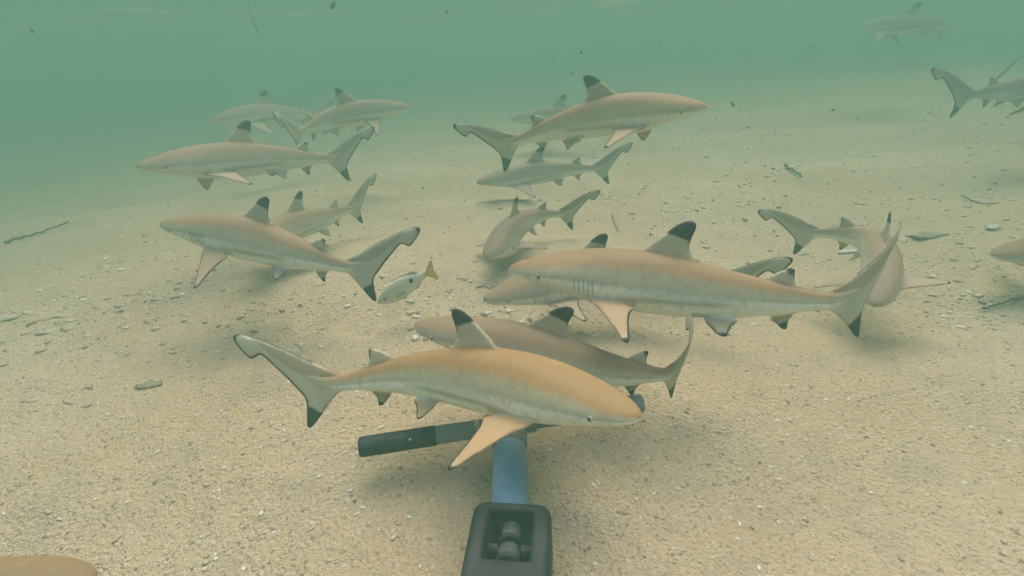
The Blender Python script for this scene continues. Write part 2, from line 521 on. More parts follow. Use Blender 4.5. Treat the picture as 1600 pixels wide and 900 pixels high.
def shark_material():
    m = NT('shark_skin')
    rest = m.attr('rest').outputs['Vector']
    sep = m.add('ShaderNodeSeparateXYZ'); m.L(rest, sep.inputs[0])
    va = m.add('ShaderNodeVectorMath'); va.operation = 'ADD'; m.L(rest, va.inputs[0])
    rnd = m.math('MULTIPLY', m.add('ShaderNodeObjectInfo').outputs['Random'], 37.0)
    m.L(rnd, va.inputs[1]); rest = va.outputs[0]
    n1 = m.noise(rest, 9.0, 4); n2 = m.noise(rest, 60.0, 4, .65); n3 = m.noise(rest, 260.0, 2)
    f = lambda a: m.attr(a).outputs['Fac']
    d = m.math('ADD', f('dorsal'), m.math('MULTIPLY', m.math('SUBTRACT', n2, .5), .16))
    back = m.mix(m.sstep(n1, .3, .7), (0.315, 0.168, 0.050), (0.278, 0.156, 0.053))
    flank = (0.500, 0.440, 0.285)
    belly = (0.820, 0.800, 0.670)
    c = m.mix(m.sstep(d, .22, .86), flank, back)
    c = m.mix(m.math('MULTIPLY', m.sstep(d, .75, 1.12), .7), c, (0.245, 0.145, 0.056))
    c = m.mix(m.sstep(d, .16, -.10), c, belly)
    c = m.mix(m.math('MULTIPLY', f('pale_band'), .75), c, (0.55, 0.52, 0.39))
    c = m.mix(m.math('MULTIPLY', f('streak'), .85), c, (0.350, 0.300, 0.190))
    # mottling
    c = m.mix(m.math('MULTIPLY', m.sstep(n2, .46, .70), .26), c, (0.20, 0.15, 0.09))
    n4 = m.noise(rest, 24.0, 5, .7)
    c = m.mix(m.math('MULTIPLY', m.sstep(n4, .52, .75), .22), c, (0.42, 0.31, 0.16))
    sc1 = m.noise(rest, 3.0, 2)
    # fins greyer and paler, colour lifted in place of light passing through them
    fin = f('fin')
    c = m.mix(m.math('MULTIPLY', fin, .78), c, (0.425, 0.360, 0.225))
    c = m.mix(m.math('MULTIPLY', f('pectoral'), .85), c, (0.345, 0.190, 0.068))
    c = m.mix(m.math('MULTIPLY', f('pelvic'), .95), c, (0.330, 0.235, 0.130))
    # pale border under the black tip
    bk = m.math('ADD', f('black'), m.math('MULTIPLY', m.math('SUBTRACT', n2, .5), .012))
    bk = m.math('ADD', bk, m.math('MULTIPLY', m.math('SUBTRACT', m.math('FRACT', m.math('MULTIPLY', rnd, .73)), .5), .010))
    c = m.mix(m.math('MULTIPLY', m.sstep(bk, -.022, -.004), .22), c, (0.48, 0.43, 0.31))
    black = (0.018, 0.018, 0.019)
    c = m.mix(m.math('MULTIPLY', m.sstep(bk, -.003, .006), .96), c, black)
    ed = m.math('ADD', f('edge_dist'), m.math('MULTIPLY', m.math('SUBTRACT', n2, .5), .0025))
    c = m.mix(m.math('MULTIPLY', m.sstep(ed, .0075, .0030), .92), c, (0.030, 0.026, 0.024))
    # gill slits
    gx = m.math('DIVIDE', m.math('SUBTRACT', m.math('ADD', sep.outputs[0], m.math('MULTIPLY', sep.outputs[2], .22)), .152), .0115)
    fr = m.math('ABSOLUTE', m.math('SUBTRACT', m.math('FRACT', gx), .5))
    line = m.sstep(fr, .20, .06)
    rng_ = m.math('MULTIPLY', m.math('GREATER_THAN', gx, 0.0), m.math('LESS_THAN', gx, 5.0))
    zr = m.math('MULTIPLY', m.sstep(sep.outputs[2], -.036, -.027), m.sstep(sep.outputs[2], .010, -.001))
    side = m.sstep(m.math('ABSOLUTE', sep.outputs[1]), .030, .040)
    notfin = m.math('SUBTRACT', 1.0, m.sstep(f('pectoral'), 0.0, .1))
    g = m.math('MULTIPLY', m.math('MULTIPLY', m.math('MULTIPLY', line, rng_), m.math('MULTIPLY', zr, side)), notfin)
    gs = m.math('MULTIPLY', g, m.attr('gill', 'OBJECT').outputs['Fac'])
    c = m.mix(gs, c, (0.060, 0.045, 0.035))
    # mouth
    arc = m.math('ABSOLUTE', m.math('SUBTRACT', sep.outputs[0], m.math('ADD', .056, m.math('MULTIPLY', m.math('MULTIPLY', sep.outputs[1], sep.outputs[1]), 17.0))))
    mo = m.math('MULTIPLY', m.math('MULTIPLY', m.sstep(arc, .0026, .0010), m.sstep(sep.outputs[2], -.010, -.014)), m.sstep(m.math('ABSOLUTE', sep.outputs[1]), .040, .034))
    c = m.mix(m.math('MULTIPLY', mo, .8), c, (0.070, 0.050, 0.040))
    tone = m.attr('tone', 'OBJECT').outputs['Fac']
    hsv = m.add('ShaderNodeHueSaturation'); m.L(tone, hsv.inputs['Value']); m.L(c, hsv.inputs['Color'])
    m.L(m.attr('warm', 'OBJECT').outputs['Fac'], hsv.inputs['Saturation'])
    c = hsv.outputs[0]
    hgt = m.math('SUBTRACT', m.math('ADD', m.math('MULTIPLY', n3, .25), m.math('MULTIPLY', n2, .5)), m.math('MULTIPLY', gs, 1.6))
    nrm = m.bump(hgt, .35, .0018)
    return m.done(c, .62, .12, nrm)
SHARK = shark_material()
BASE.materials.append(SHARK)
BASE.polygons.foreach_set('use_smooth', np.ones(len(BASE.polygons), bool))

EYE_W = NT('shark_eye').done((0.44, 0.42, 0.32), .25, .4)
EYE_B = NT('shark_pupil').done((0.010, 0.010, 0.011), .2, .5)

XS = np.linspace(0, 1, 201)
def spine(b1, b2, b3, c):
    th = b1 * ss(.12, .48, XS) + b2 * ss(.42, .75, XS) + b3 * ss(.70, 1.0, XS)
    ph = c * ss(.2, .9, XS)
    D = (np.cos(th) * np.cos(ph), np.sin(th) * np.cos(ph), np.sin(ph))
    P = np.stack([np.r_[0, np.cumsum((d[1:] + d[:-1]) / 2) * (XS[1] - XS[0])] for d in D], -1)
    return P - P[70], th, ph
def deform(V, q):
    P, th, ph = spine(*q[6:10])
    x = V[:, 0]
    p = np.stack([np.interp(x, XS, P[:, k]) for k in range(3)], -1)
    t = np.interp(x, XS, th); f = np.interp(x, XS, ph)
    N = np.stack([-np.sin(t), np.cos(t), 0 * t], -1)
    Z = np.stack([-np.cos(t) * np.sin(f), -np.sin(t) * np.sin(f), np.cos(f)], -1)
    return p + N * V[:, 1:2] + Z * V[:, 2:3]
def rot(y, p, r):
    return np.array(Matrix.Rotation(y, 3, 'Z') @ Matrix.Rotation(p, 3, 'Y') @ Matrix.Rotation(r, 3, 'X'))

def pec_pose(V, aR, aL):
    V = V.copy()
    s, m, sg = PSPEC
    for side, a in ((1, aR), (-1, aL)):
        k = m & (sg == side)
        wgt = ss(-.002, .045, s[k]) * (a - PEC0)
        yy = np.abs(V[k, 1]) - PROOT[1]; zz = V[k, 2] - PROOT[2]
        cs, sn = np.cos(wgt), np.sin(wgt)
        y2 = yy * cs + zz * sn; z2 = -yy * sn + zz * cs
        # light droop towards the tip
        z2 = z2 - .10 * np.clip(s[k], 0, None) ** 2 / .165
        V[k, 1] = side * (y2 + PROOT[1]); V[k, 2] = z2 + PROOT[2]
    return V

def ball(r, seg=16, rings=10, sy=1.0):
    V = []; Fc = []
    for i in range(rings + 1):
        a = math.pi * i / rings
        for j in range(seg):
            b = 2 * math.pi * j / seg
            V.append((r * math.sin(a) * math.cos(b), r * sy * math.cos(a), r * math.sin(a) * math.sin(b)))
    for i in range(rings):
        for j in range(seg):
            k = (j + 1) % seg
            Fc.append((i * seg + j, i * seg + k, (i + 1) * seg + k, (i + 1) * seg + j))
    return np.array(V), Fc

EYE_X, EYE_Z = .074, -.004
def eye_side(x, z):
    w = float(wid_p(x)); hz = float(top_p(x) if z > zc_p(x) else bot_p(x))
    v = min(.98, abs(z - float(zc_p(x))) / hz)
    return w * math.sqrt(1 - v * v)

def shark(q, label, gill=.35, girth=1.0, tone=1.0, warm=1.0):
    q = np.array(q, float); L = q[12]
    R = rot(q[3], q[4], q[5])
    W = pec_pose(REST, q[10], q[11])
    gw = 1 + (girth - 1) * ss(.04, .2, W[:, 0]) * (1 - ss(.55, .72, W[:, 0]))
    W[:, 1] += np.clip(W[:, 1], -wid_p(W[:, 0]), wid_p(W[:, 0])) * (gw - 1)
    W[:, 2] += np.clip(W[:, 2], -bot_p(W[:, 0]), top_p(W[:, 0])) * (gw - 1) * .8
    V = deform(W, q) * L @ R.T
    me = BASE.copy(); me.name = 'reef_shark'
    me.vertices.foreach_set('co', V.astype(np.float32).ravel()); me.update()
    o = bpy.data.objects.new('reef_shark', me); COL.objects.link(o)
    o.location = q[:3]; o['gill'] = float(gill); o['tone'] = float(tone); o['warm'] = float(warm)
    tag(o, label, 'shark', 'reef sharks swimming over the sand')
    for s in (1, -1):
        b, Fb = ball(.0070, sy=.5)
        y0 = eye_side(EYE_X, EYE_Z) - .0012
        ev = b + [EYE_X, s * y0, EYE_Z]
        e = link('eye', mesh_py('eye', deform(ev, q) * L @ R.T, Fb), EYE_W, o)
        b, Fb = ball(1.0, 12, 8)
        pv = b * [.0026, .0016, .0042] + [EYE_X, s * (y0 + .0029), EYE_Z]
        link('pupil', mesh_py('pupil', deform(pv, q) * L @ R.T, Fb), EYE_B, e)
    return o

POSES = {
  'A': [-0.0296, 0.4768, 0.145, 2.438, 0.1986, 0.1752, 0.2046, 0.5554, -0.0919, -0.125, 0.2016, 0.45, 0.54],
  'B': [0.0231, 0.5567, 0.1311, -0.2303, 0.1604, -0.0976, -0.0119, 0.579, 1.2469, -0.1635, 0.5, 0.5, 0.4795],
  'C': [0.1829, 0.5905, 0.2086, -0.0544, 0.1272, -0.1665, -0.3213, 0.1912, 1.1913, 0.0922, 0.5, 0.1536, 0.54],
  'D': [0.1309, 0.8265, 0.1051, 0.2623, -0.0665, -0.025, -0.2626, -0.5462, -0.0208, -0.1671, 0.5, -0.0763, 0.54],
  'E': [0.7106, 0.8641, 0.1033, 0.9029, -0.1081, 0.0226, 0.2189, 1.2761, 0.6313, -0.3091, 0.565, -0.168, 0.5181],
  'G': [-0.484, 0.8806, 0.1923, -0.1423, 0.1542, -0.1359, -0.3133, 0.1023, 0.651, -0.0469, 0.5, 0.4645, 0.5402],
  'H': [-0.5465, 1.197, 0.1109, 1.3902, 0.0969, 0.0912, -0.2219, 0.0267, -0.3124, 0.0166, 0.5, 0.5, 0.54],
  'I': [-0.6729, 1.2544, 0.2703, 0.935, 0.1193, -0.0247, -0.0228, -0.3215, -0.0631, -0.1074, 0.5, 0.1388, 0.6],
  'J': [-1.0754, 2.3224, 0.262, 0.8363, 0.0103, -0.1578, 0.1969, -0.1327, 0.2775, -0.1729, 0.5, 0.5096, 0.66],
  'K': [-0.5411, 1.8877, 0.2978, 3.5673, 0.0455, -0.0301, 0.314, 0.6456, 0.167, -0.1208, 0.3235, 0.5, 0.6],
  'L': [0.2334, 1.1318, 0.3513, 2.512, 0.1238, -0.0583, 0.1165, 0.2336, 0.3174, -0.2597, 0.115, 0.5, 0.58],
  'M': [0.2668, 2.7163, 0.1545, -0.0257, -0.0333, 0.0038, -0.109, -0.1021, -0.0005, -0.0596, 0.5, 0.5, 0.68],
  'N': [0.0835, 1.7305, 0.0918, 0.3168, -0.0409, 0.0496, -0.0492, -0.2885, -0.2294, -0.0654, 0.5, 0.1687, 0.5704],
  'O': [0.0083, 1.1914, 0.0795, 1.2015, -0.0688, -0.0125, -0.0994, -0.7966, -0.5308, -0.1923, 0.2538, 0.0582, 0.4724],
  'P': [2.1841, 3.0064, 0.5149, -1.2693, -0.0079, -0.1105, 0.5056, 1.5425, 0.1114, -0.0531, 0.5, 0.5893, 0.66],
  'Q': [1.7844, 1.7227, 0.2988, 2.9802, -0.0743, 0.0868, 0.2118, 0.1285, -0.3486, -0.2295, 0.5, 0.5, 0.64],
  'R': [1.164, 0.9325, 0.0696, 0.1136, 0.05, 0.0073, -0.0311, 0.041, 0.0201, -0.024, 0.0, 0.0, 0.5303],
  'S': [-0.5667, 0.3164, 0.037599999999999995, 3.1994, 0.0275, -0.0292, -0.0475, -0.0, 0.0, -0.0017, 0.62, 0.62, 0.4007],
}
LABELS = {
 'A': ('large shark nearest the camera gliding right over the blue pole', .03),
 'B': ('shark half hidden behind the nearest one, facing left with tail bent up', .1),
 'C': ('big tan shark facing left at centre right with tail curling up', .45),
 'D': ('shark whose head pokes out beneath the big left-facing tan shark', .5),
 'E': ('shark coming head-on behind the upturned tail, its own tail swung left', .1),
 'G': ('shark with dark open gill slits swimming left above the yellow-tailed fish', 1.0),
 'H': ('smaller shark partly hidden behind the back of the shark with dark gill slits', .2),
 'I': ('hazy shark facing left just below the two faintest sharks at upper left', .2),
 'J': ('faint shark facing left, leftmost of the far pair at upper left', .1),
 'K': ('faint shark facing right at upper left, its tail dipping behind another back', .1),
 'L': ('shark facing right with sharp black dorsal tip high in the middle', .2),
 'M': ('faintest shark, only a dim dorsal tip behind the high right-facing shark', .1),
 'N': ('pale hazy shark facing left just under the high right-facing shark', .15),
 'O': ('small shark nosing toward the camera, seen from above, pectorals spread', .1),
 'P': ('dim grey shark near the surface at the top right corner', .1),
 'Q': ('grey hazy shark leaving the frame at the upper right edge, tail first', .1),
 'R': ('shark snout poking in at the right edge above the sand', .1),
 'S': ('tan shark head cut off by the bottom left corner', .1),
}
# girth, tone, warmth per shark; low tone of P and Q paints backlit shade
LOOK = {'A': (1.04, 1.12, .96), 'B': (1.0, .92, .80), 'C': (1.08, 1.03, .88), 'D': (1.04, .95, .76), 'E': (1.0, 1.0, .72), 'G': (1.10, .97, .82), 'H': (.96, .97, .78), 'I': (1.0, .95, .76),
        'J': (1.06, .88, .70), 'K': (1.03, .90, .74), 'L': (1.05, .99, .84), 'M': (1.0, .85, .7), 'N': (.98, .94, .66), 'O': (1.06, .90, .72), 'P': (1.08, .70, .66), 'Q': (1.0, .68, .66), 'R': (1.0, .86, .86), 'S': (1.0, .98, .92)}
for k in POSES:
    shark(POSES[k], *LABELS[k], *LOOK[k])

# ------------------------------------------------------------------ pixel ray to a point at a given height or depth (placing helper)
def ray(px, py):
    return fw + rt * ((px - 800) / 772.0) - up * ((py - 450) / 772.0)
def at_z(px, py, z=0.0):
    d = ray(px, py); t = (z - CAM_H) / d.z
    return Vector((0, 0, CAM_H)) + d * t
def at_ground(px, py):
    d = ray(px, py); z = 0.0
    for _ in range(12):
        p = Vector((0, 0, CAM_H)) + d * ((z - CAM_H) / d.z)
        z = 0.5 * z + 0.5 * float(ground_z(p.x, p.y))
    return p
def at_depth(px, py, t):
    return Vector((0, 0, CAM_H)) + ray(px, py) * t

# ------------------------------------------------------------------ tube builder
def tube(path, radii, seg=14, caps=True, jitter=0.0):
    P = [Vector(p) for p in path]; V = []; Fc = []
    for i, p in enumerate(P):
        d = (P[min(i + 1, len(P) - 1)] - P[max(i - 1, 0)]).normalized()
        a = d.cross(Vector((0, 0, 1)))
        if a.length < 1e-3: a = d.cross(Vector((1, 0, 0)))
        a.normalize(); b = a.cross(d)
        for j in range(seg):
            t = 2 * math.pi * j / seg; r = radii[i] * (1 + jitter * (random.random() - .5))
            V.append(p + (a * math.cos(t) + b * math.sin(t)) * r)
    for i in range(len(P) - 1):
        for j in range(seg):
            k = (j + 1) % seg
            Fc.append((i * seg + j, i * seg + k, (i + 1) * seg + k, (i + 1) * seg + j))
    if caps:
        Fc.append(tuple(reversed(range(seg)))); Fc.append(tuple((len(P) - 1) * seg + j for j in range(seg)))
    return V, Fc

def tube_mesh(name, path, radii, seg=24, **kw):
    return mesh_py(name, *tube(path, radii, seg, **kw))

# ------------------------------------------------------------------ camera stand lying on the sand
def scuffed(name, col, col2, scale=60, speck=(.6, .6, .55), rough=.6):
    m = NT(name); tc = m.add('ShaderNodeTexCoord').outputs['Object']
    n = m.noise(tc, scale, 5, .65); n2 = m.noise(tc, scale * 6, 3, .6)
    c = m.mix(m.sstep(n, .38, .66), col, col2)
    c = m.mix(m.math('MULTIPLY', m.sstep(n2, .70, .78), .5), c, speck)
    return m.done(c, rough, .25, m.bump(n2, .15, .0008))
RUBBER = scuffed('black_rubber', (.015, .016, .015), (.030, .031, .028), 35)
RUBBER2 = scuffed('dark_grip', (.016, .017, .017), (.030, .031, .028), 50)
GREYP = scuffed('grey_plastic', (.150, .160, .160), (.195, .202, .196), 40)
PALEP = scuffed('pale_grey_plastic', (.30, .31, .30), (.38, .385, .36), 40)
BLUE = scuffed('blue_paint', (.150, .275, .365), (.180, .300, .380), 25, (.40, .45, .45), .5)
STEEL = scuffed('worn_metal', (.060, .062, .056), (.095, .096, .086), 80)

def rounded_block(name, sx, sy, h, slot, r=.014):
    """block with a rectangular recess in its top; x across, y along, z up from 0"""
    def loop(x0, x1, y0, y1, rad, n=7):
        pts = []
        for cx, cy_, a0 in ((x1 - rad, y1 - rad, 0), (x0 + rad, y1 - rad, 90), (x0 + rad, y0 + rad, 180), (x1 - rad, y0 + rad, 270)):
            for i in range(n):
                a = math.radians(a0 + 90 * i / (n - 1))
                pts.append((cx + rad * math.cos(a), cy_ + rad * math.sin(a)))
        return pts
    V = []; rows = []
    def row(pts, z):
        rows.append(list(range(len(V), len(V) + len(pts))))
        for p in pts: V.append((p[0], p[1], z))
    X, Y = sx / 2, sy / 2
    t = .007
    row(loop(-X * .96, X * .96, -Y * .96, Y * .96, r), 0.0)
    row(loop(-X, X, -Y, Y, r), .006)
    row(loop(-X * .97, X * .97, -Y * .97, Y * .97, r), h - t)
    for k in range(1, 6):
        a = k / 5 * math.pi / 2; ins = t * (1 - math.cos(a))
        row(loop(-X * .97 + ins, X * .97 - ins, -Y * .97 + ins, Y * .97 - ins, max(r - ins, .003)), h - t + t * math.sin(a))
    s0, s1, s2, s3 = slot
    row(loop(s0 - .004, s1 + .004, s2 - .004, s3 + .004, .006), h)
    row(loop(s0 - .001, s1 + .001, s2 - .001, s3 + .001, .004), h - .0018)
    row(loop(s0, s1, s2, s3, .0035), h - .006)
    row(loop(s0 + .001, s1 - .001, s2 + .001, s3 - .001, .003), h - .038)
    Fc = []
    n = len(rows[0])
    for a, b in zip(rows[:-1], rows[1:]):
        for j in range(n):
            k = (j + 1) % n
            Fc.append((a[j], a[k], b[k], b[j]))
    Fc.append(tuple(reversed(rows[0]))); Fc.append(tuple(rows[-1]))
    return mesh_py(name, V, Fc)

def build_stand():
    root = bpy.data.objects.new('camera_stand', None); COL.objects.link(root)
    root.location = (-.012, .32, 0.0)
    tag(root, 'blue pole with black rubber foot and grey cross tube lying on the sand', 'camera stand')
    inv = Matrix.Translation(-Vector(root.location))
    def part(name, me, mat, parent=root, loc=None, rz=0.0, smooth=True):
        o = link(name, me, mat, None, smooth)
        o.parent = parent
        if loc is not None:
            o.location = Vector(loc) - (Vector(root.location) if parent is root else Vector((0, 0, 0)))
            o.rotation_euler = (0, 0, rz)
        return o
    W = lambda pts: [Vector(p) - Vector(root.location) for p in pts]
    # rubber foot
    rz = math.radians(-7)
    bl = part('rubber_foot', rounded_block('rubber_foot', (.083), .100, .075, (-.0225, .0215, -.016, .0365)), RUBBER, root, (-.0145, .3155, 0.0), rz)
    # hinge knuckles sitting in the recess (sub-parts of the foot)
    def local(name, path, radii, mat, seg=28):
        me = tube_mesh(name, path, radii, seg)
        o = link(name, me, mat, bl)
        return o
    local('hinge_pin', [(-.0222, .0115, .049), (.0212, .0115, .049)], [.0045, .0045], STEEL)
    for ya, yb, za, zb, rr in ((.0350, .0120, .0500, .0560, .0100), (.0110, -.0105, .0500, .0565, .0112)):
        A_, B_ = Vector((-.0005, ya, za)), Vector((-.0005, yb, zb))
        local('hinge_knuckle', [A_, A_.lerp(B_, .05), A_.lerp(B_, .9), B_], [rr * .9, rr, rr, rr * .96], STEEL)
        d_ = (B_ - A_).normalized()
        local('rubber_ring', [B_ - d_ * .0030, B_ - d_ * .0028, B_ + d_ * .0016, B_ + d_ * .0020], [rr * .9, rr * 1.16, rr * 1.16, rr * .9], RUBBER2)
    # blue pole: from the foot to the cross tube
    a = Vector((-.0138, .3585, .038)); b = Vector((-.0105, 0.5260, .044))
    n = 14; path = [a.lerp(b, i / (n - 1)) for i in range(n)]
    part('pole', tube_mesh('pole', W(path), [.0205] * n, 36), BLUE)
    # T joint
    c0 = Vector((-0.1979, 0.4774, .050)); c1 = Vector((0.1784, 0.5385, .050))
    L = lambda t: c0.lerp(c1, t)
    part('joint_collar', tube_mesh('joint_collar', W([b.lerp(a, .33), b.lerp(a, .32), b.lerp(a, .05), b]), [.0206, .0220, .0220, .021], 32), GREYP)
    part('end_grip', tube_mesh('end_grip', W([L(-.012), L(-.010), L(0), L(.24), L(.242)]), [.0090, .0120, .0128, .0128, .0122], 30), RUBBER2)
    part('cross_tube', tube_mesh('cross_tube', W([L(.24), L(.55), L(.93), L(.9305)]), [.0118] * 4, 30), GREYP)
    part('band', tube_mesh('band', W([L(.375), L(.376), L(.392), L(.393)]), [.0119, .0128, .0128, .0119], 30), PALEP)
    part('band', tube_mesh('band', W([L(.398), L(.399), L(.436), L(.437)]), [.0119, .0126, .0126, .0119], 30), PALEP)
    part('sleeve', tube_mesh('sleeve', W([L(.437), L(.4375), L(.585), L(.5855)]), [.0120, .0150, .0150, .0120], 30), GREYP)
    sd_ = (Vector((0, 0, CAM_H)) - L(.155)).normalized()
    part('screw', tube_mesh('screw', W([L(.155) + sd_ * .0122, L(.155) + sd_ * .0134, L(.155) + sd_ * .0136]), [.0018, .0018, .0012], 12), PALEP)
    for tt in (.025, .05, .075, .20, .215):
        part('grip_ring', tube_mesh('grip_ring', W([L(tt), L(tt + .001), L(tt + .007), L(tt + .008)]), [.0127, .0132, .0132, .0127], 30), RUBBER2)
    part('end_cap', tube_mesh('end_cap', W([L(.92), L(.921), L(.978), L(.982)]), [.0118, .0131, .0131, .0115], 30), GREYP)
build_stand()

# ------------------------------------------------------------------ yellow-tailed fish
def build_fish():
    # rest: mouth x=0, tail x=1, z up
    X = np.array([0, .015, .05, .10, .18, .28, .38, .48, .58, .66, .73, .79, .83])
    T = 1.12 * np.array([0, .022, .055, .090, .132, .160, .168, .158, .130, .098, .066, .048, .046])
    B = 1.15 * np.array([0, .020, .045, .070, .105, .132, .140, .130, .105, .078, .055, .045, .046])
    Wd = np.array([0, .014, .032, .048, .064, .072, .072, .064, .050, .036, .023, .012, .004])
    xs = np.concatenate([[.001, .005, .01], np.linspace(.02, .83, 50)]); seg = 28
    V = []; Fc = []
    for x in xs:
        t, b, w = (float(np.interp(x, X, Y)) for Y in (T, B, Wd))
        for j in range(seg):
            a = 2 * math.pi * j / seg; s = math.sin(a)
            V.append((x, w * math.cos(a), (t if s > 0 else b) * s))
    for i in range(len(xs) - 1):
        for j in range(seg):
            k = (j + 1) % seg; Fc.append((i * seg + j, (i + 1) * seg + j, (i + 1) * seg + k, i * seg + k))
    Fc.append(tuple(range(seg))); Fc.append(tuple(reversed([(len(xs) - 1) * seg + j for j in range(seg)])))
    mouth = at_depth(589, 474, .96); tail = at_depth(681, 421, 1.00)
    ln = (tail - mouth).length
    ax = (tail - mouth).normalized()
    view = (mouth.lerp(tail, .5) - Vector((0, 0, CAM_H))).normalized()
    zz = (Vector((0, 0, 1)) - ax * ax.z).normalized()
    yy = zz.cross(ax)
    R = np.array(Matrix((ax, yy, zz)).transposed())
    f = lambda A: np.asarray(A, float) * ln @ R.T
    m = NT('fish_scales')
    sp = m.add('ShaderNodeSeparateXYZ'); rest = m.attr('rest').outputs['Vector']; m.L(rest, sp.inputs[0])
    n = m.noise(rest, 22, 4)
    c = m.mix(m.sstep(m.math('ADD', sp.outputs[2], m.math('MULTIPLY', n, .06)), -.06, .14), (.66, .66, .54), (.50, .47, .34))
    dd = m.add('ShaderNodeVectorMath'); dd.operation = 'DISTANCE'
    cmb = m.add('ShaderNodeCombineXYZ'); m.L(sp.outputs[0], cmb.inputs[0]); m.L(sp.outputs[2], cmb.inputs[2])
    m.L(cmb.outputs[0], dd.inputs[0]); dd.inputs[1].default_value = (.585, 0, .055)
    c = m.mix(m.sstep(dd.outputs['Value'], .040, .027), c, (.022, .020, .016))
    c = m.mix(m.math('MULTIPLY', m.sstep(sp.outputs[0], .74, .90), .85), c, (.62, .46, .18))
    FM_ = m.done(c, .45, .25)
    YEL = simple_mat('yellow_fin', (.68, .47, .12), (.62, .47, .19), 90, .6, .1)
    PALEF = simple_mat('pale_fin', (.44, .38, .22), (.50, .44, .27), 90, .6, .1)
    V = np.array(V)
    V[:, 1] += .03 * np.sin(V[:, 0] * 3.0) * V[:, 0]
    me = mesh_py('reef_fish', f(V), Fc); attr_v(me, 'rest', V)
    o = link('reef_fish', me, FM_); o.location = mouth
    tag(o, 'small silvery fish with yellow tail and one black spot nosing the sand', 'fish')
    def flat(name, pts, mat, th=.006, off=0.0, tilt=None):
        P = resample(crom(pts), .012)
        G = []
        lo, hi = P.min(0), P.max(0)
        gx, gy = np.meshgrid(np.arange(lo[0], hi[0], .018), np.arange(lo[1], hi[1], .018))
        G = np.stack([gx.ravel(), gy.ravel()], -1); G = G[inside(G, P)]
        G = G[seg_dist(G, np.vstack([P, P[:1]])) > .009] if len(G) else G
        Q = np.vstack([P, G]) if len(G) else P
        res = delaunay_2d_cdt([Vector(p) for p in Q], [(i, (i + 1) % len(P)) for i in range(len(P))], [list(range(len(P)))], 1, 1e-7)
        V2 = np.array([tuple(v) for v in res[0]]); d = seg_dist(V2, np.vstack([P, P[:1]]))
        t = np.minimum(th, d * .5) + .0012
        y0 = off + .03 * np.sin(V2[:, 0] * 3) * V2[:, 0]
        A = np.stack([V2[:, 0], y0 + t, V2[:, 1]], -1); Bv = np.stack([V2[:, 0], y0 - t, V2[:, 1]], -1)
        if tilt is not None:
            A[:, 1] += tilt * (V2[:, 0] - V2[:, 0].min()); Bv[:, 1] += tilt * (V2[:, 0] - V2[:, 0].min())
        nn = len(V2); Fx = []
        for q in res[2]:
            Fx.append(tuple(q)); Fx.append(tuple(nn + i for i in reversed(q)))
        for i in range(len(P)):
            k = (i + 1) % len(P); Fx.append((i, nn + i, nn + k, k))
        link(name, mesh_py(name, f(np.vstack([A, Bv])), Fx), mat, o)
    flat('tail_fin', [(.80, .030), (.84, .045), (.90, .105), (.96, .165), (.985, .178), (.995, .160), (.985, .10), (.970, .03), (.968, .0), (.970, -.03), (.985, -.10), (.995, -.150), (.980, -.165), (.95, -.150), (.89, -.095), (.84, -.045), (.80, -.030)], YEL)
    flat('dorsal_fin', [(.26, .160), (.30, .178), (.36, .196), (.44, .194), (.52, .178), (.60, .168), (.66, .160), (.71, .132), (.725, .095), (.70, .072), (.60, .110), (.48, .145), (.36, .155)], PALEF, .004)
    flat('anal_fin', [(.54, -.105), (.58, -.125), (.62, -.140), (.68, -.118), (.715, -.078), (.70, -.060), (.62, -.080)], YEL, .004)
    flat('pelvic_fin', [(.30, -.128), (.33, -.150), (.40, -.180), (.43, -.172), (.42, -.140), (.38, -.130)], PALEF, .004)
    for s in (1, -1):
        flat('pectoral_fin', [(.27, -.02), (.31, .0), (.40, -.01), (.44, -.035), (.41, -.055), (.34, -.06), (.28, -.05)], PALEF, .003, s * .071, s * .12)
    for s in (1, -1):
        b, Fb = ball(.026, sy=.5)
        e = link('eye', mesh_py('eye', f(b + [.125, s * .047, .028]), Fb), NT('fish_eye').done((.33, .30, .20), .3, .3), o)
        b, Fb = ball(.014, sy=.6)
        link('pupil', mesh_py('pupil', f(b + [.125, s * .0545, .028]), Fb), EYE_B, e)
build_fish()

# ------------------------------------------------------------------ twigs and weed strands on the sand
TWIG = simple_mat('dead_twig', (.075, .070, .050), (.120, .105, .075), 120, .85, .05, .4, .002)
PALETWIG = simple_mat('pale_twig', (.19, .165, .115), (.25, .22, .16), 120, .85, .05, .4, .002)
def twig(name, pix, r, label, cat, mat=TWIG, lift=.004, lifts=None):
    pts = []
    for i, p in enumerate(pix):
        g = at_ground(*p); g.z += (lifts[i] if lifts else lift) + r
        pts.append(g)
    P = crom([tuple(p) for p in pts], n=6) if len(pts) > 2 else np.array([pts[0].lerp(pts[1], t) for t in np.linspace(0, 1, 8)])
    P = P + rng.normal(0, r * .35, P.shape)
    n = len(P); base = Vector(P[0])
    rad = [r * (1.0 - .55 * i / (n - 1)) * (0.85 + .3 * random.random()) for i in range(n)]
    me = tube_mesh(name, [Vector(p) - base for p in P], rad, 8, jitter=.25)
    o = link(name, me, mat); o.location = base
    tag(o, label, cat)
twig('twig', [(10, 382), (40, 373), (75, 363), (108, 350)], .0058, 'long dark twig lying on the hazy sand at the left edge', 'twig')
twig('twig', [(1226, 262), (1238, 270), (1252, 279)], .0060, 'short dark twig on the far sand right of the high shark', 'twig')
twig('twig', [(956, 338), (961, 352), (966, 365)], .0016, 'hair-thin dark stalk on the sand above the big tan shark', 'twig')
twig('twig', [(1502, 308), (1520, 318), (1542, 322), (1562, 320)], .0026, 'thin crooked twig on the sand near the right edge', 'twig')
twig('twig', [(1536, 488), (1560, 478), (1598, 470)], .0026, 'thin dark twig half buried in rubble by the right edge', 'twig')
